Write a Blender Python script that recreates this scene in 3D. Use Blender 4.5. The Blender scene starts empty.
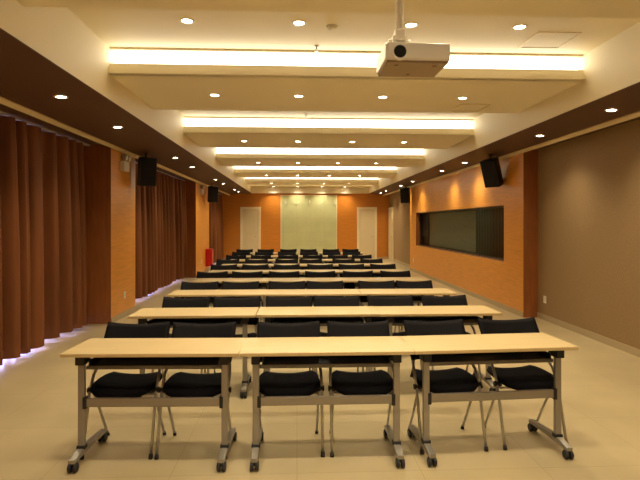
import bpy, bmesh, math, random
from mathutils import Vector, Matrix
random.seed(7)
PI = math.pi
scene = bpy.context.scene
COL = scene.collection

# ------------------------------------------------------------------ camera
F_PX, CAM_H, VPX, VPY = 500.0, 1.60, 297.0, 223.0
YAW = math.atan((320 - VPX) / F_PX)
cd = bpy.data.cameras.new('camera')
cam = bpy.data.objects.new('camera', cd)
COL.objects.link(cam)
cam.location = (0, 0, CAM_H)
cam.rotation_euler = (PI / 2, 0, -YAW)
cd.sensor_width = 36
cd.lens = 36 * F_PX / 640
cd.shift_y = -(240 - VPY) / 640
cd.clip_start = 0.05
scene.camera = cam


def x_at(px, Y):
    """world X of picture column px at world depth Y"""
    u = (px - 320) / F_PX
    c, s = math.cos(YAW), math.sin(YAW)
    return Y * (s + u * c) / (c - u * s)


# ------------------------------------------------------------------ materials
def mat(name, color, rough=0.5, metal=0.0, noise=None, bump=None, spec=0.5, sheen=0.0, coat=0.0):
    """procedural principled; noise = (scale, amount, (sx,sy,sz)); bump = (scale, strength)"""
    m = bpy.data.materials.new(name)
    m.use_nodes = True
    nt = m.node_tree
    b = nt.nodes['Principled BSDF']
    b.inputs['Base Color'].default_value = (*color, 1)
    b.inputs['Roughness'].default_value = rough
    b.inputs['Metallic'].default_value = metal
    b.inputs['Specular IOR Level'].default_value = spec
    b.inputs['Sheen Weight'].default_value = sheen
    b.inputs['Coat Weight'].default_value = coat
    tc = nt.nodes.new('ShaderNodeTexCoord')
    if noise:
        sc, am, st = noise
        mp = nt.nodes.new('ShaderNodeMapping')
        mp.inputs['Scale'].default_value = st
        nt.links.new(tc.outputs['Object'], mp.inputs['Vector'])
        n = nt.nodes.new('ShaderNodeTexNoise')
        n.inputs['Scale'].default_value = sc
        n.inputs['Detail'].default_value = 4
        nt.links.new(mp.outputs['Vector'], n.inputs['Vector'])
        r = nt.nodes.new('ShaderNodeValToRGB')
        r.color_ramp.elements[0].position = 0.3
        r.color_ramp.elements[1].position = 0.7
        r.color_ramp.elements[0].color = (*[c * (1 - am) for c in color], 1)
        r.color_ramp.elements[1].color = (*[min(1, c * (1 + am)) for c in color], 1)
        nt.links.new(n.outputs['Fac'], r.inputs['Fac'])
        nt.links.new(r.outputs['Color'], b.inputs['Base Color'])
    if bump:
        n2 = nt.nodes.new('ShaderNodeTexNoise')
        n2.inputs['Scale'].default_value = bump[0]
        n2.inputs['Detail'].default_value = 3
        nt.links.new(tc.outputs['Object'], n2.inputs['Vector'])
        bp = nt.nodes.new('ShaderNodeBump')
        bp.inputs['Strength'].default_value = bump[1]
        bp.inputs['Distance'].default_value = 0.01
        nt.links.new(n2.outputs['Fac'], bp.inputs['Height'])
        nt.links.new(bp.outputs['Normal'], b.inputs['Normal'])
    return m


def emit(name, color, strength):
    m = bpy.data.materials.new(name)
    m.use_nodes = True
    nt = m.node_tree
    nt.nodes.remove(nt.nodes['Principled BSDF'])
    e = nt.nodes.new('ShaderNodeEmission')
    e.inputs['Color'].default_value = (*color, 1)
    e.inputs['Strength'].default_value = strength
    nt.links.new(e.outputs[0], nt.nodes['Material Output'].inputs['Surface'])
    return m


def glass(name, tint, gloss):
    m = bpy.data.materials.new(name)
    m.use_nodes = True
    nt = m.node_tree
    nt.nodes.remove(nt.nodes['Principled BSDF'])
    t = nt.nodes.new('ShaderNodeBsdfTransparent')
    t.inputs['Color'].default_value = (*tint, 1)
    g = nt.nodes.new('ShaderNodeBsdfGlossy')
    g.inputs['Roughness'].default_value = 0.06
    mx = nt.nodes.new('ShaderNodeMixShader')
    mx.inputs['Fac'].default_value = gloss
    nt.links.new(t.outputs[0], mx.inputs[1])
    nt.links.new(g.outputs[0], mx.inputs[2])
    nt.links.new(mx.outputs[0], nt.nodes['Material Output'].inputs['Surface'])
    return m


def floor_mat():
    m = mat('polished_tile', (0.46, 0.365, 0.205), 0.32, noise=(1.3, 0.10, (1, 1, 1)))
    nt = m.node_tree
    b = nt.nodes['Principled BSDF']
    ramp = [n for n in nt.nodes if n.type == 'VALTORGB'][0]
    tc = [n for n in nt.nodes if n.type == 'TEX_COORD'][0]
    br = nt.nodes.new('ShaderNodeTexBrick')
    br.offset = 0
    br.inputs['Scale'].default_value = 1
    br.inputs['Brick Width'].default_value = 0.8
    br.inputs['Row Height'].default_value = 0.8
    br.inputs['Mortar Size'].default_value = 0.0025
    br.inputs['Mortar Smooth'].default_value = 0.3
    br.inputs['Color1'].default_value = (1, 1, 1, 1)
    br.inputs['Color2'].default_value = (0.95, 0.95, 0.95, 1)
    br.inputs['Mortar'].default_value = (0.72, 0.70, 0.66, 1)
    nt.links.new(tc.outputs['Object'], br.inputs['Vector'])
    mx = nt.nodes.new('ShaderNodeMix')
    mx.data_type = 'RGBA'
    mx.blend_type = 'MULTIPLY'
    mx.inputs['Factor'].default_value = 1
    nt.links.new(ramp.outputs['Color'], mx.inputs[6])
    nt.links.new(br.outputs['Color'], mx.inputs[7])
    nt.links.new(mx.outputs[2], b.inputs['Base Color'])
    return m


def panel_mat():
    """pale green glazed screen with a faint square grid"""
    m = mat('green_glass_panel', (0.52, 0.53, 0.29), 0.3, noise=(2.0, 0.06, (1, 1, 1)))
    nt = m.node_tree
    b = nt.nodes['Principled BSDF']
    ramp = [n for n in nt.nodes if n.type == 'VALTORGB'][0]
    tc = [n for n in nt.nodes if n.type == 'TEX_COORD'][0]
    mp = nt.nodes.new('ShaderNodeMapping')
    mp.inputs['Rotation'].default_value = (PI / 2, 0, 0)
    nt.links.new(tc.outputs['Object'], mp.inputs['Vector'])
    br = nt.nodes.new('ShaderNodeTexBrick')
    br.offset = 0
    br.inputs['Scale'].default_value = 1
    br.inputs['Brick Width'].default_value = 0.605
    br.inputs['Row Height'].default_value = 0.6
    br.inputs['Mortar Size'].default_value = 0.008
    br.inputs['Color1'].default_value = (1, 1, 1, 1)
    br.inputs['Color2'].default_value = (0.96, 0.97, 0.96, 1)
    br.inputs['Mortar'].default_value = (0.86, 0.86, 0.84, 1)
    nt.links.new(mp.outputs['Vector'], br.inputs['Vector'])
    mx = nt.nodes.new('ShaderNodeMix')
    mx.data_type = 'RGBA'
    mx.blend_type = 'MULTIPLY'
    mx.inputs['Factor'].default_value = 1
    nt.links.new(ramp.outputs['Color'], mx.inputs[6])
    nt.links.new(br.outputs['Color'], mx.inputs[7])
    nt.links.new(mx.outputs[2], b.inputs['Base Color'])
    return m


M = dict(
    floor=floor_mat(),
    paint=mat('cream_paint', (0.82, 0.73, 0.53), 0.6, bump=(60, 0.03)),
    soffit=mat('brown_paint', (0.100, 0.042, 0.018), 0.55, bump=(60, 0.03)),
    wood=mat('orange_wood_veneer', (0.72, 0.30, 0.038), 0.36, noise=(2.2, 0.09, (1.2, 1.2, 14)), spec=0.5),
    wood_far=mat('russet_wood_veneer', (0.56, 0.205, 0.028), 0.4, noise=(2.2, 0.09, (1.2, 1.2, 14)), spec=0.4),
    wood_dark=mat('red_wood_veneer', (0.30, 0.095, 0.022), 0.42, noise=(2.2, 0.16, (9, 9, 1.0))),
    beige=mat('tan_wall_fabric', (0.30, 0.19, 0.085), 0.8, noise=(40, 0.06, (1, 1, 1)), bump=(150, 0.1)),
    base=mat('taupe_skirting', (0.44, 0.34, 0.20), 0.45),
    mould=mat('cream_moulding', (0.72, 0.58, 0.34), 0.5),
    curtain=mat('brown_velvet', (0.20, 0.070, 0.024), 0.6, noise=(3, 0.18, (1, 1, 0.25)), spec=0.15),
    door=mat('cream_door', (0.70, 0.58, 0.36), 0.45),
    frame=mat('door_frame_paint', (0.82, 0.70, 0.46), 0.4),
    panel=panel_mat(),
    etch=mat('pale_etching', (0.66, 0.68, 0.50), 0.6),
    top=mat('maple_laminate', (0.56, 0.42, 0.21), 0.36, noise=(3, 0.07, (1, 12, 12))),
    band=mat('maple_edge_band', (0.55, 0.40, 0.18), 0.4, noise=(3, 0.07, (1, 12, 12))),
    railm=mat('dark_rail_metal', (0.16, 0.145, 0.125), 0.4, 0.5),
    metal=mat('grey_powder_metal', (0.33, 0.30, 0.255), 0.38, 0.6),
    chrome=mat('chair_steel', (0.45, 0.42, 0.36), 0.3, 0.85),
    shelf=mat('dark_grey_steel', (0.035, 0.033, 0.032), 0.45, 0.3),
    rubber=mat('black_rubber', (0.012, 0.011, 0.012), 0.55),
    black=mat('black_upholstery', (0.006, 0.005, 0.007), 0.9, bump=(220, 0.25), spec=0.12),
    back=mat('black_back_shell', (0.005, 0.004, 0.005), 0.6, bump=(200, 0.12), spec=0.06),
    spk=mat('black_speaker_shell', (0.010, 0.010, 0.013), 0.5),
    grille=mat('black_speaker_cloth', (0.006, 0.006, 0.009), 0.9, bump=(300, 0.3)),
    white=mat('white_plastic', (0.80, 0.74, 0.62), 0.4),
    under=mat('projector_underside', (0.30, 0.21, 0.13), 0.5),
    lens=mat('lens_glass', (0.004, 0.004, 0.006), 0.12, spec=0.3),
    red=mat('red_enamel', (0.55, 0.012, 0.012), 0.35),
    dark=mat('dark_void', (0.012, 0.008, 0.008), 0.6),
    blind=mat('grey_green_blind', (0.19, 0.17, 0.12), 0.6, noise=(2, 0.1, (1, 1, 8))),
    ltrim=mat('lamp_ring', (0.75, 0.66, 0.5), 0.35),
    grey=mat('grey_plastic', (0.35, 0.32, 0.26), 0.45),
    glow=emit('lamp_face', (1.0, 0.86, 0.66), 30.0),
    tube=emit('cove_tube', (1.0, 0.91, 0.70), 4.8),
    glass=glass('window_glass', (0.92, 0.95, 0.97), 0.06),
    dglass=glass('booth_glass', (0.85, 0.87, 0.84), 0.03),
)

# ------------------------------------------------------------------ mesh helpers


def bm_new():
    return bmesh.new()


def box(bm, x0, x1, y0, y1, z0, z1, mi=0, bev=0.0, mtx=None):
    vs = [bm.verts.new((x, y, z)) for x in (x0, x1) for y in (y0, y1) for z in (z0, z1)]
    q = [(0, 1, 3, 2), (4, 6, 7, 5), (0, 4, 5, 1), (2, 3, 7, 6), (0, 2, 6, 4), (1, 5, 7, 3)]
    fs = []
    for a in q:
        f = bm.faces.new([vs[i] for i in a])
        f.material_index = mi
        fs.append(f)
    if mtx is not None:
        for v in vs:
            v.co = mtx @ v.co
    if bev > 0:
        es = list({e for f in fs for e in f.edges})
        r = bmesh.ops.bevel(bm, geom=es, offset=bev, segments=2, affect='EDGES', profile=0.6)
        for f in r['faces']:
            f.material_index = mi
            f.smooth = True
    return fs


def ring_frame(d):
    d = d.normalized()
    a = Vector((0, 0, 1)) if abs(d.z) < 0.9 else Vector((1, 0, 0))
    u = d.cross(a).normalized()
    return u, d.cross(u).normalized()


def tube(bm, pts, r, seg=10, mi=0, cap=True):
    pts = [Vector(p) for p in pts]
    rr = r if isinstance(r, (list, tuple)) else [r] * len(pts)
    rings = []
    u0 = None
    for i, p in enumerate(pts):
        if i == 0:
            d = pts[1] - p
        elif i == len(pts) - 1:
            d = p - pts[i - 1]
        else:
            d = (pts[i + 1] - p).normalized() + (p - pts[i - 1]).normalized()
        d = d.normalized()
        if u0 is None:
            u, v = ring_frame(d)
        else:
            u = (u0 - d * u0.dot(d)).normalized()
            v = d.cross(u)
        u0 = u
        rings.append([bm.verts.new(p + (u * math.cos(2 * PI * k / seg) + v * math.sin(2 * PI * k / seg)) * rr[i]) for k in range(seg)])
    for a, b in zip(rings, rings[1:]):
        for k in range(seg):
            f = bm.faces.new((a[k], a[(k + 1) % seg], b[(k + 1) % seg], b[k]))
            f.smooth = True
            f.material_index = mi
    if cap:
        for rg, flip in ((rings[0], True), (rings[-1], False)):
            f = bm.faces.new(list(reversed(rg)) if flip else rg)
            f.material_index = mi


def prism(bm, poly, axis, a0, a1, mi=0, bev=0.0):
    """extrude a 2D polygon along axis ('x','y','z')"""
    def P(p, a):
        return {'x': (a, p[0], p[1]), 'y': (p[0], a, p[1]), 'z': (p[0], p[1], a)}[axis]
    A = [bm.verts.new(P(p, a0)) for p in poly]
    B = [bm.verts.new(P(p, a1)) for p in poly]
    n = len(poly)
    fs = [bm.faces.new(A), bm.faces.new(list(reversed(B)))]
    for i in range(n):
        fs.append(bm.faces.new((A[i], B[i], B[(i + 1) % n], A[(i + 1) % n])))
    for f in fs:
        f.material_index = mi
    if bev > 0:
        es = list({e for f in fs[:2] for e in f.edges})
        r = bmesh.ops.bevel(bm, geom=es, offset=bev, segments=2, affect='EDGES', profile=0.6)
        for f in r['faces']:
            f.smooth = True
            f.material_index = mi


def sheet(bm, fn, nu, nv, thick=0.0, mi=0):
    """fn(u,v)->Vector, closed thin shell if thick"""
    def grid(off):
        return [[bm.verts.new(fn(i / nu, j / nv) + off(i / nu, j / nv)) for j in range(nv + 1)] for i in range(nu + 1)]

    def nrm(u, v):
        e = 1e-3
        du = fn(min(1, u + e), v) - fn(max(0, u - e), v)
        dv = fn(u, min(1, v + e)) - fn(u, max(0, v - e))
        return du.cross(dv).normalized()
    g = grid(lambda u, v: nrm(u, v) * (thick / 2))
    for i in range(nu):
        for j in range(nv):
            f = bm.faces.new((g[i][j], g[i + 1][j], g[i + 1][j + 1], g[i][j + 1]))
            f.smooth = True
            f.material_index = mi
    if thick:
        h = grid(lambda u, v: nrm(u, v) * (-thick / 2))
        for i in range(nu):
            for j in range(nv):
                f = bm.faces.new((h[i][j], h[i][j + 1], h[i + 1][j + 1], h[i + 1][j]))
                f.smooth = True
                f.material_index = mi
        for i in range(nu):
            for j, s in ((0, 1), (nv, -1)):
                q = (g[i][j], h[i][j], h[i + 1][j], g[i + 1][j])
                bm.faces.new(q if s > 0 else q[::-1]).material_index = mi
        for j in range(nv):
            for i, s in ((0, -1), (nu, 1)):
                q = (g[i][j], h[i][j], h[i][j + 1], g[i][j + 1])
                bm.faces.new(q if s > 0 else q[::-1]).material_index = mi


def obj(name, bm, m, parent=None):
    bmesh.ops.recalc_face_normals(bm, faces=bm.faces[:])
    me = bpy.data.meshes.new(name)
    bm.to_mesh(me)
    bm.free()
    for x in (m if isinstance(m, (list, tuple)) else [m]):
        me.materials.append(x)
    o = bpy.data.objects.new(name, me)
    COL.objects.link(o)
    if parent:
        o.parent = parent
    return o


def bobj(name, m, parent, *boxes, bev=0.0):
    bm = bm_new()
    for b in boxes:
        box(bm, *b, bev=bev)
    return obj(name, bm, m, parent)


def tag(o, label=None, cat=None, group=None, kind=None):
    if label:
        o['label'] = label
    if cat:
        o['category'] = cat
    if group:
        o['group'] = group
    if kind:
        o['kind'] = kind
    return o


def thing(name, label, cat, loc=(0, 0, 0), rz=0.0, group=None):
    o = bpy.data.objects.new(name, None)
    COL.objects.link(o)
    o.location = loc
    o.rotation_euler = (0, 0, rz)
    return tag(o, label, cat, group)


def struct(name, label, bm, m, parent=None):
    o = obj(name, bm, m, parent)
    return tag(o, label, name.split('_')[0] if parent is None else None, None, 'structure')


def copy_tree(o, parent=None):
    c = o.copy()
    COL.objects.link(c)
    if parent:
        c.parent = parent
        c.matrix_parent_inverse = o.matrix_parent_inverse
    for ch in list(o.children):
        copy_tree(ch, c)
    return c


ORD = ['front', 'second', 'third', 'fourth', 'fifth', 'sixth', 'seventh', 'eighth', 'rearmost']

# ------------------------------------------------------------------ the setting
Y0, D = -4.0, 22.0
XWL, XWR = -3.60, 4.08            # outer left wall, right wall
XPL, XPR = -2.95, 3.83            # wood faces
XIL, XIR = -1.98, 3.163           # inner soffit edges
ZS_I, ZS_O = 2.90, 2.84           # soffit, inner and outer height
ZT, ZLIP, ZC = 3.173, 3.293, 3.46  # dropped panels, lip, recess ceiling

bm = bm_new()
box(bm, XWL - 0.5, XWR + 0.3, Y0 - 0.1, D + 0.1, -0.1, 0)
struct('floor', 'polished tan tiled floor of the meeting room', bm, M['floor'])

bm = bm_new()
box(bm, XIL - 0.1, XIR + 0.1, Y0 - 0.1, D + 0.1, ZC, ZC + 0.1)
for s in (0, 1):
    xi, xw = ((XIL, XWL - 0.1), (XIR, XWR + 0.12))[s]
    prism(bm, [(xi, ZS_I + .006), (xi, ZC + .05), (xw, ZC + .05), (xw, ZS_O + .006)], 'y', Y0, D)
box(bm, XIL, XIR, D - 0.12, D, ZS_I, ZC)
struct('ceiling', 'cream ceiling with recessed bays between the dropped panels', bm, M['paint'])

for s, nm in ((0, 'left'), (1, 'right')):
    xi, xo, xw = ((XIL, XPL, XWL), (XIR, XPR, XWR))[s]
    bm = bm_new()
    prism(bm, [(xi, ZS_I), (xo, ZS_O), (xw, ZS_O), (xw, ZS_O + .005), (xo, ZS_O + .005), (xi, ZS_I + .005)], 'y', Y0, D)
    struct('trim_%d' % (s + 1), 'dark brown painted soffit along the %s side of the ceiling' % nm, bm, M['soffit'])
    bm = bm_new()
    sg = 1 if s == 0 else -1
    x0, x1 = xo - sg * 0.0, xo + sg * 0.04
    prism(bm, [(x0, ZS_O), (x1, ZS_O + .0025), (x1, ZS_O - .012), (x0 + sg * .02, ZS_O - .035), (x0, ZS_O - .05)], 'y', Y0, D)
    struct('trim_%d' % (s + 3), 'thin cream moulding under the brown soffit, %s side' % nm, bm, M['mould'])

# dropped ceiling panels with a lit cove on the near edge
TRAYS = [(-1.51, 0.14), (1.94, 3.73), (5.39, 7.04), (8.84, 10.49), (12.29, 13.94), (15.74, 17.39), (19.19, 20.60), (21.30, 21.88)]  # coves out of view at the near end are added for their light
for i, (a, b) in enumerate(TRAYS):
    bm = bm_new()
    box(bm, XIL, XIR, a, b, ZT, ZT + 0.02)
    prism(bm, [(a + .025, ZLIP), (a + .004, ZLIP), (a - .004, ZLIP - .034), (a - .014, ZLIP - .037), (a - .028, ZLIP - .074),
               (a - .040, ZLIP - .078), (a - .052, ZT + .004), (a - .050, ZT), (a + .025, ZT)], 'x', XIL, XIR)
    box(bm, XIL, XIR, a - 0.004, a + 0.012, ZC - 0.022, ZC)  # thin downstand added to shield the ceiling from the strip's direct light
    box(bm, XIL, XIR, a + 0.10, a + 0.12, ZT + 0.02, ZC)
    box(bm, XIL, XIR, b - 0.02, b, ZT + 0.02, ZC)
    t = struct('trim_%d' % (i + 5), 'dropped cream ceiling panel with lit cove along its near edge', bm, M['paint'])
    bm = bm_new()
    box(bm, XIL + .01, XIR - .01, a + 0.085, a + 0.10, ZT + 0.03, ZC - 0.012)
    tag(obj('cove_lamp', bm, M['tube'], t), 'glowing white cove light strip')

# left wall: outer wall with window openings, wood piers, curtains
BAYS = [(2.4, 8.08), (9.28, 14.75), (16.95, 21.98)]
bm = bm_new()
segs = [Y0] + [v for a, b in BAYS for v in (a + .3, b - .3)] + [D]
for k in range(0, len(segs), 2):
    box(bm, XWL - 0.1, XWL, segs[k], segs[k + 1], 0, 2.9)
for a, b in BAYS:
    box(bm, XWL - 0.1, XWL, a + .3, b - .3, 2.55, 2.9)
    box(bm, XWL - 0.1, XWL, a + .3, b - .3, 0, 0.04)
struct('wall_left', 'outer left wall behind the brown curtains', bm, M['beige'])
for i, (a, b) in enumerate([(Y0, 2.4), (8.08, 9.28), (14.75, 16.95)]):
    bm = bm_new()
    box(bm, XWL, XPL, a, b, 0.0, ZS_O, mi=0)
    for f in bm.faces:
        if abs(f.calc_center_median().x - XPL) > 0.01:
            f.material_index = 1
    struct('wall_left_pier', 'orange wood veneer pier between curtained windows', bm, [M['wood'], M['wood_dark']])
    struct('baseboard_left', 'taupe skirting on wood pier', bm_b := bm_new(), M['base']) if False else None
    bm = bm_new()
    box(bm, XPL, XPL + 0.012, a, b, 0, 0.09)
    struct('baseboard_left', 'taupe skirting along the wood pier', bm, M['base'])
for i, (a, b) in enumerate(BAYS):
    y0, y1 = a + .3, b - .3
    bm = bm_new()
    n = 4
    box(bm, XWL - .08, XWL - .02, y0, y1, 0.04, 0.09)
    box(bm, XWL - .08, XWL - .02, y0, y1, 2.50, 2.55)
    for k in range(n + 1):
        yy = y0 + (y1 - y0 - .05) * k / n
        box(bm, XWL - .08, XWL - .02, yy, yy + .05, 0.09, 2.50)
    w = struct('window_%d' % (i + 1), 'tall window behind the brown curtains', bm, M['frame'])
    bm = bm_new()
    box(bm, XWL - .055, XWL - .045, y0 + .05, y1 - .05, 0.09, 2.50)
    obj('pane', bm, M['glass'], w)
    ld = bpy.data.lights.new('daylight', 'AREA')
    ld.shape = 'RECTANGLE'
    ld.size, ld.size_y = 2.6, (y1 - y0)
    ld.energy = 620
    ld.color = (0.44, 0.40, 1.0)
    lo = bpy.data.objects.new('daylight', ld)
    COL.objects.link(lo)
    lo.location = (XWL - 0.5, (y0 + y1) / 2, 1.3)
    lo.rotation_euler = (0, -PI / 2 , 0)

# right wall
bm = bm_new()
DR = (20.95, 21.88)
box(bm, XWR, XWR + 0.12, Y0, DR[0], 0, 2.9)
box(bm, XWR, XWR + 0.12, DR[1], D, 0, 2.9)
box(bm, XWR, XWR + 0.12, DR[0], DR[1], 2.28, 2.9)
box(bm, XWR + .10, XWR + 0.12, DR[0], DR[1], 0, 2.28)
struct('wall_right', 'tan fabric covered right wall', bm, M['beige'])
for a, b in ((Y0, 8.30), (16.8, 20.89)):
    bm = bm_new()
    box(bm, XWR - 0.012, XWR, a, b, 0, 0.09)
    struct('baseboard_right', 'taupe skirting along the tan right wall', bm, M['base'])
WY0, WY1, WN, WF, WZ0, WZ1 = 8.30, 16.8, 9.10, 15.96, 0.88, 1.93
bm = bm_new()
box(bm, XPR, XWR, WY0, WY1, 0, WZ0)
box(bm, XPR, XWR, WY0, WY1, WZ1, ZS_O)
box(bm, XPR, XWR, WY0, WN, WZ0, WZ1)
box(bm, XPR, XWR, WF, WY1, WZ0, WZ1)
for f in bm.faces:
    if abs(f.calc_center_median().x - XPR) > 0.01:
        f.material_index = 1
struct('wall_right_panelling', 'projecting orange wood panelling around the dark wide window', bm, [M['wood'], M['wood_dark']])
bm = bm_new()
box(bm, XPR - 0.012, XPR, WY0, WY1, 0, 0.09)
struct('baseboard_right', 'taupe skirting along the wood panelling', bm, M['base'])
# wide dark window in the panelling
bm = bm_new()
box(bm, XWR - 0.02, XWR - 0.002, WN, WF, WZ0, WZ1)
w4 = struct('window_4', 'wide dark window recessed in the wood panelling', bm, M['dark'])
bobj('blind', M['blind'], w4, (XWR - .035, XWR - .021, 11.15, 15.1, WZ0 + .05, WZ1 - .05))
for a, b in ((WN + .12, 11.1), (15.15, WF - .02)):
    bm = bm_new()
    n = 26
    sheet(bm, lambda u, v, a=a, b=b: Vector((XWR - .05 + .012 * math.sin(u * (b - a) * 40), a + u * (b - a), WZ0 + .01 + v * (WZ1 - WZ0 - .02))), 60, 2, 0.004)
    obj('dark_drape', bm, M['dark'], w4)
bobj('frame', M['shelf'], w4, (XWR - .12, XWR - .08, WN, WF, WZ0, WZ0 + .03), (XWR - .12, XWR - .08, WN, WF, WZ1 - .03, WZ1),
     (XWR - .12, XWR - .08, WN, WN + .03, WZ0 + .03, WZ1 - .03), (XWR - .12, XWR - .08, WF - .03, WF, WZ0 + .03, WZ1 - .03))
bobj('pane', M['dglass'], w4, (XWR - .104, XWR - .098, WN + .03, WF - .03, WZ0 + .03, WZ1 - .03))

# far wall, back wall
GX0, GX1 = x_at(281.3, D), x_at(336.3, D)
DL = (x_at(240.4, D), x_at(260.7, D))
DRR = (x_at(357.0, D), x_at(376.8, D))
bm = bm_new()
box(bm, XWL - .1, XWR + .12, D, D + 0.1, 0, 3.0)
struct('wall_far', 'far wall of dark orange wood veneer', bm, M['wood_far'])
bm = bm_new()
box(bm, XWL - .1, XWR + .12, Y0 - .1, Y0, 0, 3.0)
struct('wall_back', 'plain tan wall at the near end of the room', bm, M['beige'])


def make_door(i, label, w, h, loc, rz):
    r = bpy.data.objects.new('door_%d' % i, None)
    COL.objects.link(r)
    r.location = loc
    r.rotation_euler = (0, 0, rz)
    tag(r, label, 'door', None, 'structure')
    bobj('door_frame', M['frame'], r, (-w / 2, -w / 2 + .09, -.05, 0, 0, h), (w / 2 - .09, w / 2, -.05, 0, 0, h), (-w / 2 + .09, w / 2 - .09, -.05, 0, h - .09, h))
    leaf = bobj('door_leaf', M['door'], r, (-w / 2 + .09, w / 2 - .09, -.03, 0, 0.005, h - .09))
    for z0, z1 in ((.25, 1.0), (1.15, h - .25)):
        bobj('door_panel', M['door'], leaf, (-w / 2 + .2, w / 2 - .2, -.036, -.03, z0, z1), bev=0.004)
    bm = bm_new()
    tube(bm, [(w / 2 - .15, -.03, 1.02), (w / 2 - .15, -.075, 1.02), (w / 2 - .26, -.075, 1.02)], .01, 8)
    obj('door_handle', bm, M['chrome'], leaf)
    return r


make_door(1, 'cream door left of the pale green panel on the far wall', DL[1] - DL[0], 2.3, ((DL[0] + DL[1]) / 2, D, 0), 0)
make_door(2, 'cream door right of the pale green panel on the far wall', DRR[1] - DRR[0], 2.3, ((DRR[0] + DRR[1]) / 2, D, 0), 0)
make_door(3, 'cream door in the tan right wall by the far corner', DR[1] - DR[0], 2.28, (XWR, (DR[0] + DR[1]) / 2, 0), -PI / 2)
bm = bm_new()
edges = [XWL, DL[0], DL[1], GX0, GX1, DRR[0], DRR[1], XWR]
for k in range(0, 8, 2):
    box(bm, edges[k], edges[k + 1], D - 0.012, D, 0, 0.09)
struct('baseboard_far', 'taupe skirting along the far wall', bm, M['base'])

# pale green panel on the far wall, with pale sprays along its top
root = thing('glass_panel', 'tall pale green glazed panel in the middle of the far wall', 'panel', (0, D - .002, 0))
bobj('glass_sheet', M['panel'], root, (GX0, GX1, -.03, 0, 0.0, 2.80))
bobj('panel_edge', M['frame'], root, (GX0 - .03, GX0, -.035, 0, 0, 2.83), (GX1, GX1 + .03, -.035, 0, 0, 2.83), (GX0, GX1, -.035, 0, 2.80, 2.83))
rg = random.Random(3)
for cx in (0.09, 0.27, 0.5, 0.72, 0.96):
    bm = bm_new()
    x = GX0 + (GX1 - GX0) * cx
    for k in range(4):
        dx, dz = rg.uniform(-.13, .13), rg.uniform(.12, .26)
        tube(bm, [(x, -.031, 2.36), (x + dx * .4, -.031, 2.36 + dz * .6), (x + dx, -.031, 2.36 + dz)], .011, 5)
    obj('etched_spray', bm, M['etch'], root)

# ------------------------------------------------------------------ curtains


def curtain(y0, y1, label, seed, zh=0.05, x=-3.30):
    rg = random.Random(seed)
    ph = [rg.uniform(0, 6.28) for _ in range(4)]
    L = y1 - y0
    nf = max(4, round(L / 0.33))

    def wx(y):
        t = (y - y0) / L
        w = t + 0.022 * math.sin(4.3 * y + ph[0]) + .012 * math.sin(9.1 * y + ph[3])
        q = math.sin(2 * PI * nf * w + ph[1]) + .35 * math.sin(5.3 * y + ph[2])
        r = 0.5 + 0.5 * math.tanh(2.2 * q) / math.tanh(2.2)      # broad ridges, deep gathers
        dep = 0.26 * (1 + .25 * math.sin(2.7 * y + ph[1]))
        return dep * (r - 0.62) + 0.010 * math.sin(2 * PI * nf * 2.6 * w + ph[3])

    def fn(u, v):
        y = y0 + u * L
        z = zh + v * (2.815 - zh)
        am = 1.0 - 0.55 * v ** 2
        return Vector((x + wx(y) * am, y + 0.06 * u * (1 - u) * math.sin(3 * v + y) * (1 - v), z + 0.012 * math.sin(3.7 * y + ph[0]) * (1 - v)))
    root = thing('curtain', label, 'curtain', (0, 0, 0), 0, 'brown curtains along the left wall')
    bm = bm_new()
    sheet(bm, fn, int(nf * 36), 8, 0.0)
    obj('drape', bm, M['curtain'], root)
    bm = bm_new()

    def hem(u, v):
        p = fn(u, v * 0.03)
        return p + Vector((0.004, 0, 0))
    sheet(bm, hem, int(nf * 36), 1, 0.0)
    obj('hem', bm, M['curtain'], root)
    return root


curtain(2.42, 5.20, 'brown pleated curtain nearest the camera at left edge of the picture', 1)
curtain(5.12, 8.07, 'tall brown pleated curtain in front of the nearest wood pier', 2)
curtain(9.29, 12.12, 'brown curtain just beyond the nearest wood pier', 3)
curtain(12.05, 14.74, 'brown curtain with dark folds in front of the second wood pier', 4)
curtain(16.96, 19.55, 'brown curtain just beyond the second wood pier and the red box', 5)
curtain(19.5, 21.97, 'brown curtain in the far left corner beside the far wall', 6)
for i, (a, b) in enumerate(BAYS):
    root = thing('curtain_track', '%s grey curtain rail under the brown soffit' % ('nearest', 'middle', 'farthest')[i], 'curtain rail', (0, 0, 0), 0, 'curtain rails')
    bobj('rail', M['grey'], root, (-3.33, -3.27, a + .01, b - .01, 2.817, 2.84))

# ------------------------------------------------------------------ tables and chairs
TW, TD, TZ = 1.16, 0.45, 0.75


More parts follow.
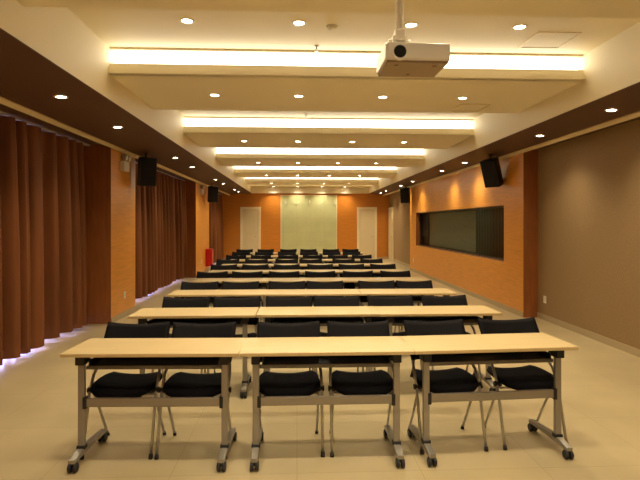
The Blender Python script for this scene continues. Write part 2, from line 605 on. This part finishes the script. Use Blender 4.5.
def make_table():
    r = thing('training_table', '', 'table')
    hw = TW / 2 - 0.002
    t = bobj('tabletop', M['top'], r, (-hw, hw, 0.002, TD - .002, TZ - .024, TZ), bev=0.003)
    bobj('edge_band', M['band'], t, (-hw + .001, hw - .001, 0.0, 0.0024, TZ - .021, TZ - .003), (-hw + .001, hw - .001, TD - .0024, TD, TZ - .021, TZ - .003))
    for s in (-1, 1):
        x = s * (TW / 2 - 0.105)
        bm = bm_new()
        box(bm, x - .022, x + .022, 0.075, 0.105, 0.095, TZ - .09, bev=0.006)
        leg = obj('leg', bm, M['metal'], r)
        bobj('hinge_bracket', M['rubber'], leg, (x - .028, x + .028, 0.05, 0.16, TZ - .09, TZ - .024), bev=0.004)
        bm = bm_new()
        prism(bm, [(-.055, .062), (-.055, .085), (.06, .105), (.13, .105), (.44, .085), (.44, .062), (.2, .07)], 'x', x - .022, x + .022, bev=0.004)
        foot = obj('foot', bm, M['metal'], r)
        bobj('foot_collar', M['rubber'], foot, (x - .028, x + .028, .068, .112, .098, .122), bev=0.004)
        for y in (-.035, .42):
            bm = bm_new()
            for dx in (-.017, .017):
                tube(bm, [(x + dx - .011, y, .031), (x + dx - .006, y, .031), (x + dx + .006, y, .031), (x + dx + .011, y, .031)], [.025, .031, .031, .025], 14)
            tube(bm, [(x, y, .035), (x, y, .068)], .009, 8)
            box(bm, x - .02, x + .02, y - .018, y + .018, .05, .064, bev=0.004)
            obj('caster', bm, M['rubber'], foot)
    hx = TW / 2 - 0.127
    st = bobj('stretcher', M['metal'], r, (-hx, hx, .079, .101, .375, .433), bev=0.004)
    for s in (-1, 1):
        bobj('stretcher_clip', M['rubber'], st, (s * hx - .012, s * hx + .012, .072, .108, .365, .443), bev=0.003)
    bm = bm_new()
    box(bm, -hx + .02, hx - .02, .12, .34, .632, .638)
    box(bm, -hx + .02, hx - .02, .335, .34, .638, .668)
    for s in (-1, 1):
        prism(bm, [(.10, .638), (.34, .638), (.34, .668), (.12, .682), (.10, .682)], 'x', s * (hx - .02) - .003, s * (hx - .02) + .003)
    sh = obj('shelf', bm, M['shelf'], r)
    bobj('shelf_rail', M['railm'], sh, (-hx, hx, .105, .12, .618, .643), bev=0.003)
    return r


def make_chair():
    r = thing('conference_chair', '', 'chair')
    W = 0.225
    # seat: rounded cushion
    bm = bm_new()

    def seat_fn(u, v):
        # u across, v front->rear ; superellipse-like plan, saddle top
        a = 2 * u - 1
        y = -.21 + v * .39
        half = .225 * (1 - .20 * (2 * v - 1) ** 4) * (1 - .05 * v)
        yy = y - .020 * (1 - v) * (1 - a * a) + .055 * (1 - v) ** 2 * abs(a) ** 3
        z = .447 + .018 * abs(a) ** 2.2 - .026 * max(0, (.35 - v) / .35) ** 2 + .012 * v
        return Vector((a * half, yy, z))
    nu, nv = 14, 10
    top = [[bm.verts.new(seat_fn(i / nu, j / nv)) for j in range(nv + 1)] for i in range(nu + 1)]

    def low(i, j):
        p = seat_fn(i / nu, j / nv)
        c = Vector((0, -.02, 0))
        return Vector((p.x * .90, (p.y - c.y) * .92 + c.y, .398 + .045 * abs(2 * i / nu - 1) ** 2.2))
    bot = [[bm.verts.new(low(i, j)) for j in range(nv + 1)] for i in range(nu + 1)]
    for i in range(nu):
        for j in range(nv):
            for g, fl in ((top, False), (bot, True)):
                q = (g[i][j], g[i + 1][j], g[i + 1][j + 1], g[i][j + 1])
                bm.faces.new(q[::-1] if fl else q).smooth = True
    mid = {}

    def midv(i, j):
        if (i, j) not in mid:
            p = seat_fn(i / nu, j / nv)
            mid[(i, j)] = bm.verts.new((p.x * 1.03, (p.y + .02) * 1.03 - .02, p.z - .018))
        return mid[(i, j)]
    rim = [(i, 0) for i in range(nu + 1)] + [(nu, j) for j in range(1, nv + 1)] + [(i, nv) for i in range(nu - 1, -1, -1)] + [(0, j) for j in range(nv - 1, 0, -1)]
    for k in range(len(rim)):
        a, b = rim[k], rim[(k + 1) % len(rim)]
        for g0, g1 in ((lambda p: top[p[0]][p[1]], lambda p: midv(*p)), (lambda p: midv(*p), lambda p: bot[p[0]][p[1]])):
            bm.faces.new((g0(a), g0(b), g1(b), g1(a))).smooth = True
    obj('seat', bm, M['black'], r)
    # backrest: curved shell
    bm = bm_new()

    def back_fn(u, v):
        a = 2 * u - 1
        z = .585 + v * .253
        hw = .238 - .010 * (1 - v) ** 2
        if v > .5:
            z += (.022 * a * a - .022) * (v - .5) * 2
        y = .03 + (z - .585) * .77 + .035 * (1 - a * a) + .012
        return Vector((a * hw, y, z))
    sheet(bm, back_fn, 18, 8, 0.022)
    obj('backrest', bm, M['back'], r)
    # frame: front leg runs on up to the backrest; rear leg hinges at the seat
    for s in (-1, 1):
        x = s * .232
        bm = bm_new()
        tube(bm, [(x, -.212, .012), (x, -.10, .40), (x, -.083, .44)], .0105, 10)
        l = obj('leg', bm, M['chrome'], r)
        bm = bm_new()
        tube(bm, [(x, -.216, 0), (x, -.208, .03)], [.015, .013], 10)
        obj('foot_cap', bm, M['rubber'], l)
        bm = bm_new()
        tube(bm, [(x, -.083, .44), (x, -.03, .52), (s * .215, .087, .60), (s * .20, .168, .70), (s * .19, .224, .775)], .0105, 10)
        obj('back_post', bm, M['chrome'], r)
        bm = bm_new()
        xr = s * .212
        tube(bm, [(xr, -.085, .425), (xr, .165, .012)], .0095, 10)
        l = obj('leg', bm, M['chrome'], r)
        bm = bm_new()
        tube(bm, [(xr, .158, .028), (xr, .172, 0)], [.012, .014], 10)
        obj('foot_cap', bm, M['rubber'], l)
        bm = bm_new()
        tube(bm, [(s * .200, -.083, .425), (s * .250, -.083, .425)], .02, 12)
        obj('pivot', bm, M['rubber'], r)
    bm = bm_new()
    tube(bm, [(-.21, -.09, .396), (.21, -.09, .396)], .009, 8)
    obj('crossbar', bm, M['chrome'], r)
    return r


TABLE, CHAIR = make_table(), make_chair()
first_t = first_c = True
ROWS = [
    [(107, 167.5), (173, 234), (257.5, 321), (328, 388.4), (407, 464.4), (480.3, 538)],
    [(164, 208), (214.4, 260), (267.5, 311), (314.4, 358), (369.4, 412), (423, 466)],
    [(181, 218), (222.5, 258), (268, 305), (307, 343), (358, 395), (397, 432)],
    [(197, 228), (232.5, 262.5), (269.5, 299), (305, 335.6), (343, 373), (380, 410.6)],
    [(211, 237), (244, 267), (273, 300), (307.5, 332.5), (338.5, 365), (370, 396)],
    [(216, 239.4), (245, 267.5), (276, 298), (299.5, 322), (332, 355), (360, 382.7)],
    [(226, 246), (251, 271), (277, 299), (302.5, 323), (327.5, 348), (351.6, 372)],
    [(232, 250), (254, 274), (278, 296), (299, 319), (322, 341), (342.5, 361)],
    [(236, 253), (257.5, 274), (280.6, 296), (300, 317), (322.5, 339.4), (342, 359)],
]
TX = [-0.96, 0.20, 1.36]
TROT1 = [-0.03, 0.0, 0.06]
PLACE = ['left', 'middle', 'right']
rng = random.Random(11)
for k, row in enumerate(ROWS):
    near = 3.28 + 1.35 * k
    rowname = ORD[k] + ' row'
    for t in range(3):
        o = TABLE if first_t else copy_tree(TABLE)
        first_t = False
        o.location = (TX[t] + (0 if k == 0 else rng.uniform(-.004, .004)), near + (0 if k == 0 else rng.uniform(-.01, .01)), 0)
        if k == 0 and t != 1:   # the outer tables of the front row are turned a little away from the camera
            ang = TROT1[t]
            px = -TW / 2 if t == 0 else TW / 2
            o.location.x = TX[1] + px + px * math.cos(ang)
            o.location.y = near + abs(px * math.sin(ang))
            o.rotation_euler = (0, 0, ang)
        else:
            o.rotation_euler = (0, 0, 0)
        o['label'] = 'maple topped wheeled training table, %s of the three in the %s' % (PLACE[t], rowname)
        o['group'] = 'training tables in nine rows'
    for c, (a, b) in enumerate(row):
        o = CHAIR if first_c else copy_tree(CHAIR)
        first_c = False
        yb = near + 0.56
        jit = rng.uniform(-.02, .02)
        dy = (.035, .012, 0, 0, .022, .062)[c] if k == 0 else 0.0
        o.location = (x_at((a + b) / 2, yb + dy), near + 0.35 + dy, 0)
        o.rotation_euler = (0, 0, jit + (TROT1[c // 2] if k == 0 else 0))
        o['label'] = 'black chair tucked behind the %s table of the %s, at its %s end' % (PLACE[c // 2], rowname, ('left', 'right')[c % 2])
        o['group'] = 'black chairs behind the tables'

# ------------------------------------------------------------------ lamps
LAMP_E = 36.0


def make_downlight():
    r = thing('downlight', '', 'downlight', (0, 0, 0), 0, 'recessed downlights')
    bm = bm_new()
    n = 20
    prof = [(.048, -.001), (.052, -.007), (.066, -.007), (.071, -.001)]
    rings = [[bm.verts.new((q[0] * math.cos(2 * PI * i / n), q[0] * math.sin(2 * PI * i / n), q[1])) for i in range(n)] for q in prof]
    for A, B in zip(rings, rings[1:]):
        for i in range(n):
            bm.faces.new((A[i], A[(i + 1) % n], B[(i + 1) % n], B[i])).smooth = True
    obj('trim_ring', bm, M['ltrim'], r)
    bm = bm_new()
    vs = [bm.verts.new((.048 * math.cos(2 * PI * i / n), .048 * math.sin(2 * PI * i / n), -.0012)) for i in range(n)]
    ws = [bm.verts.new((.03 * math.cos(2 * PI * i / n), .03 * math.sin(2 * PI * i / n), -.005)) for i in range(n)]
    for i in range(n):
        bm.faces.new((vs[i], vs[(i + 1) % n], ws[(i + 1) % n], ws[i]))
    bm.faces.new(ws)
    obj('bulb_face', bm, M['glow'], r)
    return r


spot = bpy.data.lights.new('downlight_beam', 'SPOT')
spot.energy = LAMP_E
spot.color = (1.0, 0.85, 0.58)
spot.spot_size = math.radians(125)
spot.spot_blend = 1.0
spot.shadow_soft_size = 0.05
DOWN = make_downlight()
first_d = True


def downlight(x, y, z, label, tilt=0.0):
    global first_d
    o = DOWN if first_d else copy_tree(DOWN)
    first_d = False
    o.location = (x, y, z)
    o.rotation_euler = (0, tilt, 0)
    o['label'] = label
    s = bpy.data.objects.new('beam', spot)
    COL.objects.link(s)
    s.parent = o
    s.location = (0, 0, -.02)


LX = [-1.01, 0.02, 1.07, 2.08]
WHO = ['leftmost', 'second from left', 'third from left', 'rightmost']
BAYLAB = [(-0.7, ZT, 'added out of view in the ceiling panel behind the camera'),  # unseen lamps, added to brighten the foreground
          (2.85, ZT, 'added out of view in the dropped panel that holds the projector pole'),  # also out of view, added to light the near floor
          (1.2, ZC, 'added out of view in the ceiling recess above the camera'),  # another unseen row, put in for its light
          (4.65, ZC, 'in the nearest ceiling recess, beyond the projector pole'),
          (6.2, ZT, 'in the nearest dropped panel in view'),
          (9.65, ZT, 'in the second dropped panel in view'),
          (13.1, ZT, 'in the third dropped panel in view'),
          (16.55, ZT, 'in the fourth dropped panel in view'),
          (19.9, ZT, 'in the fifth dropped panel in view'),
          (21.6, ZT, 'in the last dropped panel by the far wall')]
for Y, z, lab in BAYLAB:
    for x, w in zip(LX, WHO):
        if z == ZC and Y > 4:
            x += .03 * (x > 2)
        downlight(x, Y, z, '%s round downlight %s' % (w, lab))
LY = [5.16, 6.76, 9.9, 11.5, 14.8, 16.3, 19.2, 20.5]
RY = [5.45, 7.1, 10.35, 12.0, 15.1, 16.8, 19.6, 20.9]
NTH = ['nearest', 'second nearest', 'third nearest', 'fourth nearest', 'fifth nearest', 'sixth nearest', 'second farthest', 'farthest']
sl = math.atan((ZS_I - ZS_O) / (XIL - XPL))
for side, ys, xx in (('left', LY, -2.38), ('right', RY, 3.52)):
    for y, w in zip(ys, NTH):
        if side == 'left':
            z = ZS_I + (ZS_O - ZS_I) * (XIL - xx) / (XIL - XPL)
            ti = -sl
        else:
            z = ZS_I + (ZS_O - ZS_I) * (xx - XIR) / (XPR - XIR)
            ti = math.atan((ZS_I - ZS_O) / (XPR - XIR))
        downlight(xx, y, z - .001, '%s round downlight in the brown soffit on the %s' % (w, side), ti)

# ------------------------------------------------------------------ projector
root = thing('ceiling_projector', 'white projector hanging from the ceiling on a white pole', 'projector', (0.61, 2.50, 2.41), 0.02)
bm = bm_new()
prism(bm, [(-.165, 0.0), (-.150, -.012), (.155, -.012), (.165, 0.0), (.165, .25), (.155, .262), (-.155, .262), (-.165, .25)], 'z', .012, .098, bev=0.008)
body = obj('body', bm, M['white'], root)
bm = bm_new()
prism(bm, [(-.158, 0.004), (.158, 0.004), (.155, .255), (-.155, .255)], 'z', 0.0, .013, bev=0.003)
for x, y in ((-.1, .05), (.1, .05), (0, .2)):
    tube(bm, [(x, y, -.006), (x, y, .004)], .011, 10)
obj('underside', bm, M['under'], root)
bm = bm_new()
lx, lz = -.097, .046
tube(bm, [(lx, -.028, lz), (lx, -.008, lz)], .042, 24)
ringo = obj('lens_ring', bm, M['white'], root)
bm = bm_new()
tube(bm, [(lx, -.034, lz), (lx, -.027, lz)], [.027, .033], 24)
obj('lens', bm, M['lens'], ringo)
bm = bm_new()
for k in range(7):
    box(bm, .03 + k * .016, .038 + k * .016, -.0135, -.011, .03, .08)
obj('vent', bm, M['white'], root)
bm = bm_new()
tube(bm, [(-.068, .12, .20), (-.068, .12, 3.173 - 2.41)], .018, 14)
pole = obj('pole', bm, M['white'], root)
bm = bm_new()
tube(bm, [(-.068, .12, 3.155 - 2.41), (-.068, .12, 3.173 - 2.41)], .06, 20)
obj('ceiling_plate', bm, M['white'], pole)
bm = bm_new()
box(bm, -.118, -.018, .08, .16, .098, .112, bev=0.003)
box(bm, -.108, -.094, .09, .15, .112, .17, bev=0.002)
box(bm, -.042, -.028, .09, .15, .112, .17, bev=0.002)
box(bm, -.094, -.042, .095, .145, .15, .205, bev=0.004)
tube(bm, [(-.125, .12, .15), (-.011, .12, .15)], .010, 10)
obj('tilt_bracket', bm, M['white'], root)
bm = bm_new()
tube(bm, [(-.050, .135, .7), (-.047, .14, .4), (-.04, .16, .22), (-.03, .24, .14), (-.03, .27, .07)], .005, 6)
obj('cable', bm, M['white'], root)

# ------------------------------------------------------------------ loudspeakers


def make_speaker(label, loc, rz, tilt):
    r = thing('loudspeaker', label, 'loudspeaker', loc, rz, 'black loudspeakers under the soffit')
    T = Matrix.Rotation(tilt, 4, 'X')
    bm = bm_new()
    prism(bm, [(-.15, -.14), (.15, -.14), (.13, .02), (.08, .12), (-.08, .12), (-.13, .02)], 'z', -.53, -.02, bev=0.012)
    bmesh.ops.transform(bm, matrix=T, verts=bm.verts[:])
    cab = obj('cabinet', bm, M['spk'], r)
    bm = bm_new()
    box(bm, -.135, .135, -.152, -.138, -.515, -.035, bev=0.006, mtx=T)
    obj('grille', bm, M['grille'], cab)
    bm = bm_new()
    tube(bm, [(0, 0, .056), (0, 0, -.03)], .013, 10)
    tube(bm, [(0, 0, .056), (0, 0, .048)], .05, 16)
    box(bm, -.02, .02, -.06, .06, -.035, -.012, bev=0.003, mtx=T)
    obj('bracket', bm, M['spk'], r)
    return r


zs = 2.80
make_speaker('black loudspeaker high on the left beside the nearest wood pier', (-2.72, 9.15, zs), PI / 2 - 0.9, 0.10)
make_speaker('black loudspeaker high on the left by the second wood pier', (-2.72, 16.2, zs), PI / 2 - 0.9, 0.10)
make_speaker('black tilted loudspeaker above the near end of the wide dark window', (3.56, 9.05, zs), -PI / 2 + 0.6, 0.36)
make_speaker('black loudspeaker beyond the far end of the wide dark window', (3.62, 16.5, zs), -PI / 2 + 0.9, 0.12)

# ------------------------------------------------------------------ small fittings


def emergency_lamp(label, loc):
    r = thing('emergency_lamp', label, 'emergency light', loc, 0, 'twin head emergency lights')
    bobj('battery_box', M['white'], r, (0, .07, -.13, .13, -.14, .02), bev=0.008)
    for s in (-1, 1):
        bm = bm_new()
        tube(bm, [(.04, s * .08, .02), (.04, s * .08, .05)], .012, 8)
        tube(bm, [(.01, s * .08, .09), (.05, s * .08, .085), (.095, s * .08, .075)], [.03, .05, .055], 16)
        h = obj('lamp_head', bm, M['grey'], r)
        bm = bm_new()
        tube(bm, [(.095, s * .08, .075), (.099, s * .08, .074)], .048, 16)
        obj('lamp_lens', bm, M['white'], h)
    return r


emergency_lamp('twin head emergency light at the top of the nearest wood pier', (XPL, 8.62, 2.62))
emergency_lamp('twin head emergency light at the top of the second wood pier', (XPL, 15.5, 2.62))


def outlet(label, loc, rz):
    r = thing('wall_outlet', label, 'wall outlet', loc, rz, 'white wall outlets')
    bobj('cover_plate', M['white'], r, (-.043, .043, -.009, 0, -.06, .06), bev=0.003)
    bm = bm_new()
    for z in (-.018, .018):
        for x in (-.012, .012):
            box(bm, x - .002, x + .002, -.0095, -.009, z - .007, z + .007)
    obj('socket_holes', bm, M['dark'], r)


outlet('white wall outlet low on the nearest wood pier', (XPL, 8.70, 0.37), PI / 2)
outlet('white wall outlet low on the tan wall beside the wood panelling', (XWR, 8.05, 0.34), -PI / 2)
outlet('white wall outlet low on the far end of the wood panelling', (XPR, 16.3, 0.38), -PI / 2)
outlet('white wall outlet low on the second wood pier', (XPL, 15.6, 0.40), PI / 2)

root = thing('fire_cabinet', 'red fire extinguisher box beside the second wood pier', 'fire cabinet', (-2.95, 16.45, 0.20))
bobj('cabinet_body', M['red'], root, (0, .19, -.16, .16, 0, .56), bev=0.006)
dr = bobj('cabinet_door', M['red'], root, (.19, .205, -.15, .15, .01, .55), bev=0.004)
bm = bm_new()
tube(bm, [(.204, -.12, .24), (.23, -.12, .24), (.23, -.12, .32), (.204, -.12, .32)], .006, 6)
obj('pull_handle', bm, M['chrome'], dr)


def hatch(label, cx, cy, z, w):
    r = thing('access_panel', label, 'ceiling hatch', (cx, cy, z), 0, 'ceiling access panels')
    t = .02
    bobj('hatch_frame', M['frame'], r, (-w / 2, w / 2, -w / 2, -w / 2 + t, -.008, 0), (-w / 2, w / 2, w / 2 - t, w / 2, -.008, 0),
         (-w / 2, -w / 2 + t, -w / 2 + t, w / 2 - t, -.008, 0), (w / 2 - t, w / 2, -w / 2 + t, w / 2 - t, -.008, 0))
    bobj('hatch_door', M['paint'], r, (-w / 2 + t + .004, w / 2 - t - .004, -w / 2 + t + .004, w / 2 - t - .004, -.003, 0))


hatch('square access panel in the nearest ceiling recess, right side', 2.56, 4.98, ZC, 0.44)
hatch('square access panel in the nearest dropped panel in view, right side', 2.36, 6.72, ZT, 0.40)

root = thing('smoke_detector', 'small white round smoke detector between downlights in the nearest recess', 'smoke detector', (0.33, 4.72, ZC))
bm = bm_new()
tube(bm, [(0, 0, 0), (0, 0, -.018)], .055, 20)
sb = obj('base', bm, M['white'], root)
bm = bm_new()
tube(bm, [(0, 0, -.018), (0, 0, -.03), (0, 0, -.042)], [.045, .04, .022], 20)
obj('sensor_head', bm, M['white'], root)
bm = bm_new()
tube(bm, [(.03, 0, -.018), (.03, 0, -.032)], .008, 8)
obj('indicator', bm, M['dark'], sb)


def sprinkler(label, x, y, z):
    r = thing('sprinkler', label, 'sprinkler', (x, y, z), 0, 'ceiling sprinklers')
    bm = bm_new()
    tube(bm, [(0, 0, 0), (0, 0, -.006), (0, 0, -.010)], [.03, .03, .012], 14)
    obj('escutcheon', bm, M['ltrim'], r)
    bm = bm_new()
    tube(bm, [(0, 0, -.008), (0, 0, -.03)], .009, 8)
    for s in (-1, 1):
        tube(bm, [(0, 0, -.03), (s * .014, 0, -.042), (0, 0, -.058)], .003, 6)
    obj('nozzle', bm, M['chrome'], r)
    bm = bm_new()
    tube(bm, [(0, 0, -.058), (0, 0, -.061)], .02, 12)
    obj('deflector', bm, M['chrome'], r)


sprinkler('small sprinkler head just in front of the nearest bright cove', x_at(316.5, 5.25), 5.25, ZC)
sprinkler('small sprinkler head in front of the second bright cove', x_at(306, 8.55), 8.55, ZC)

# ------------------------------------------------------------------ world and colour
w = bpy.data.worlds.new('sky')
scene.world = w
w.use_nodes = True
nt = w.node_tree
bg = nt.nodes['Background']
bg.inputs['Color'].default_value = (0.55, 0.68, 1.0, 1)
bg.inputs['Strength'].default_value = 1.0
vs = scene.view_settings
vs.view_transform = 'Standard'
vs.look = 'None'
vs.gamma = 1
vs.use_curve_mapping = False
vs.exposure = 0.36
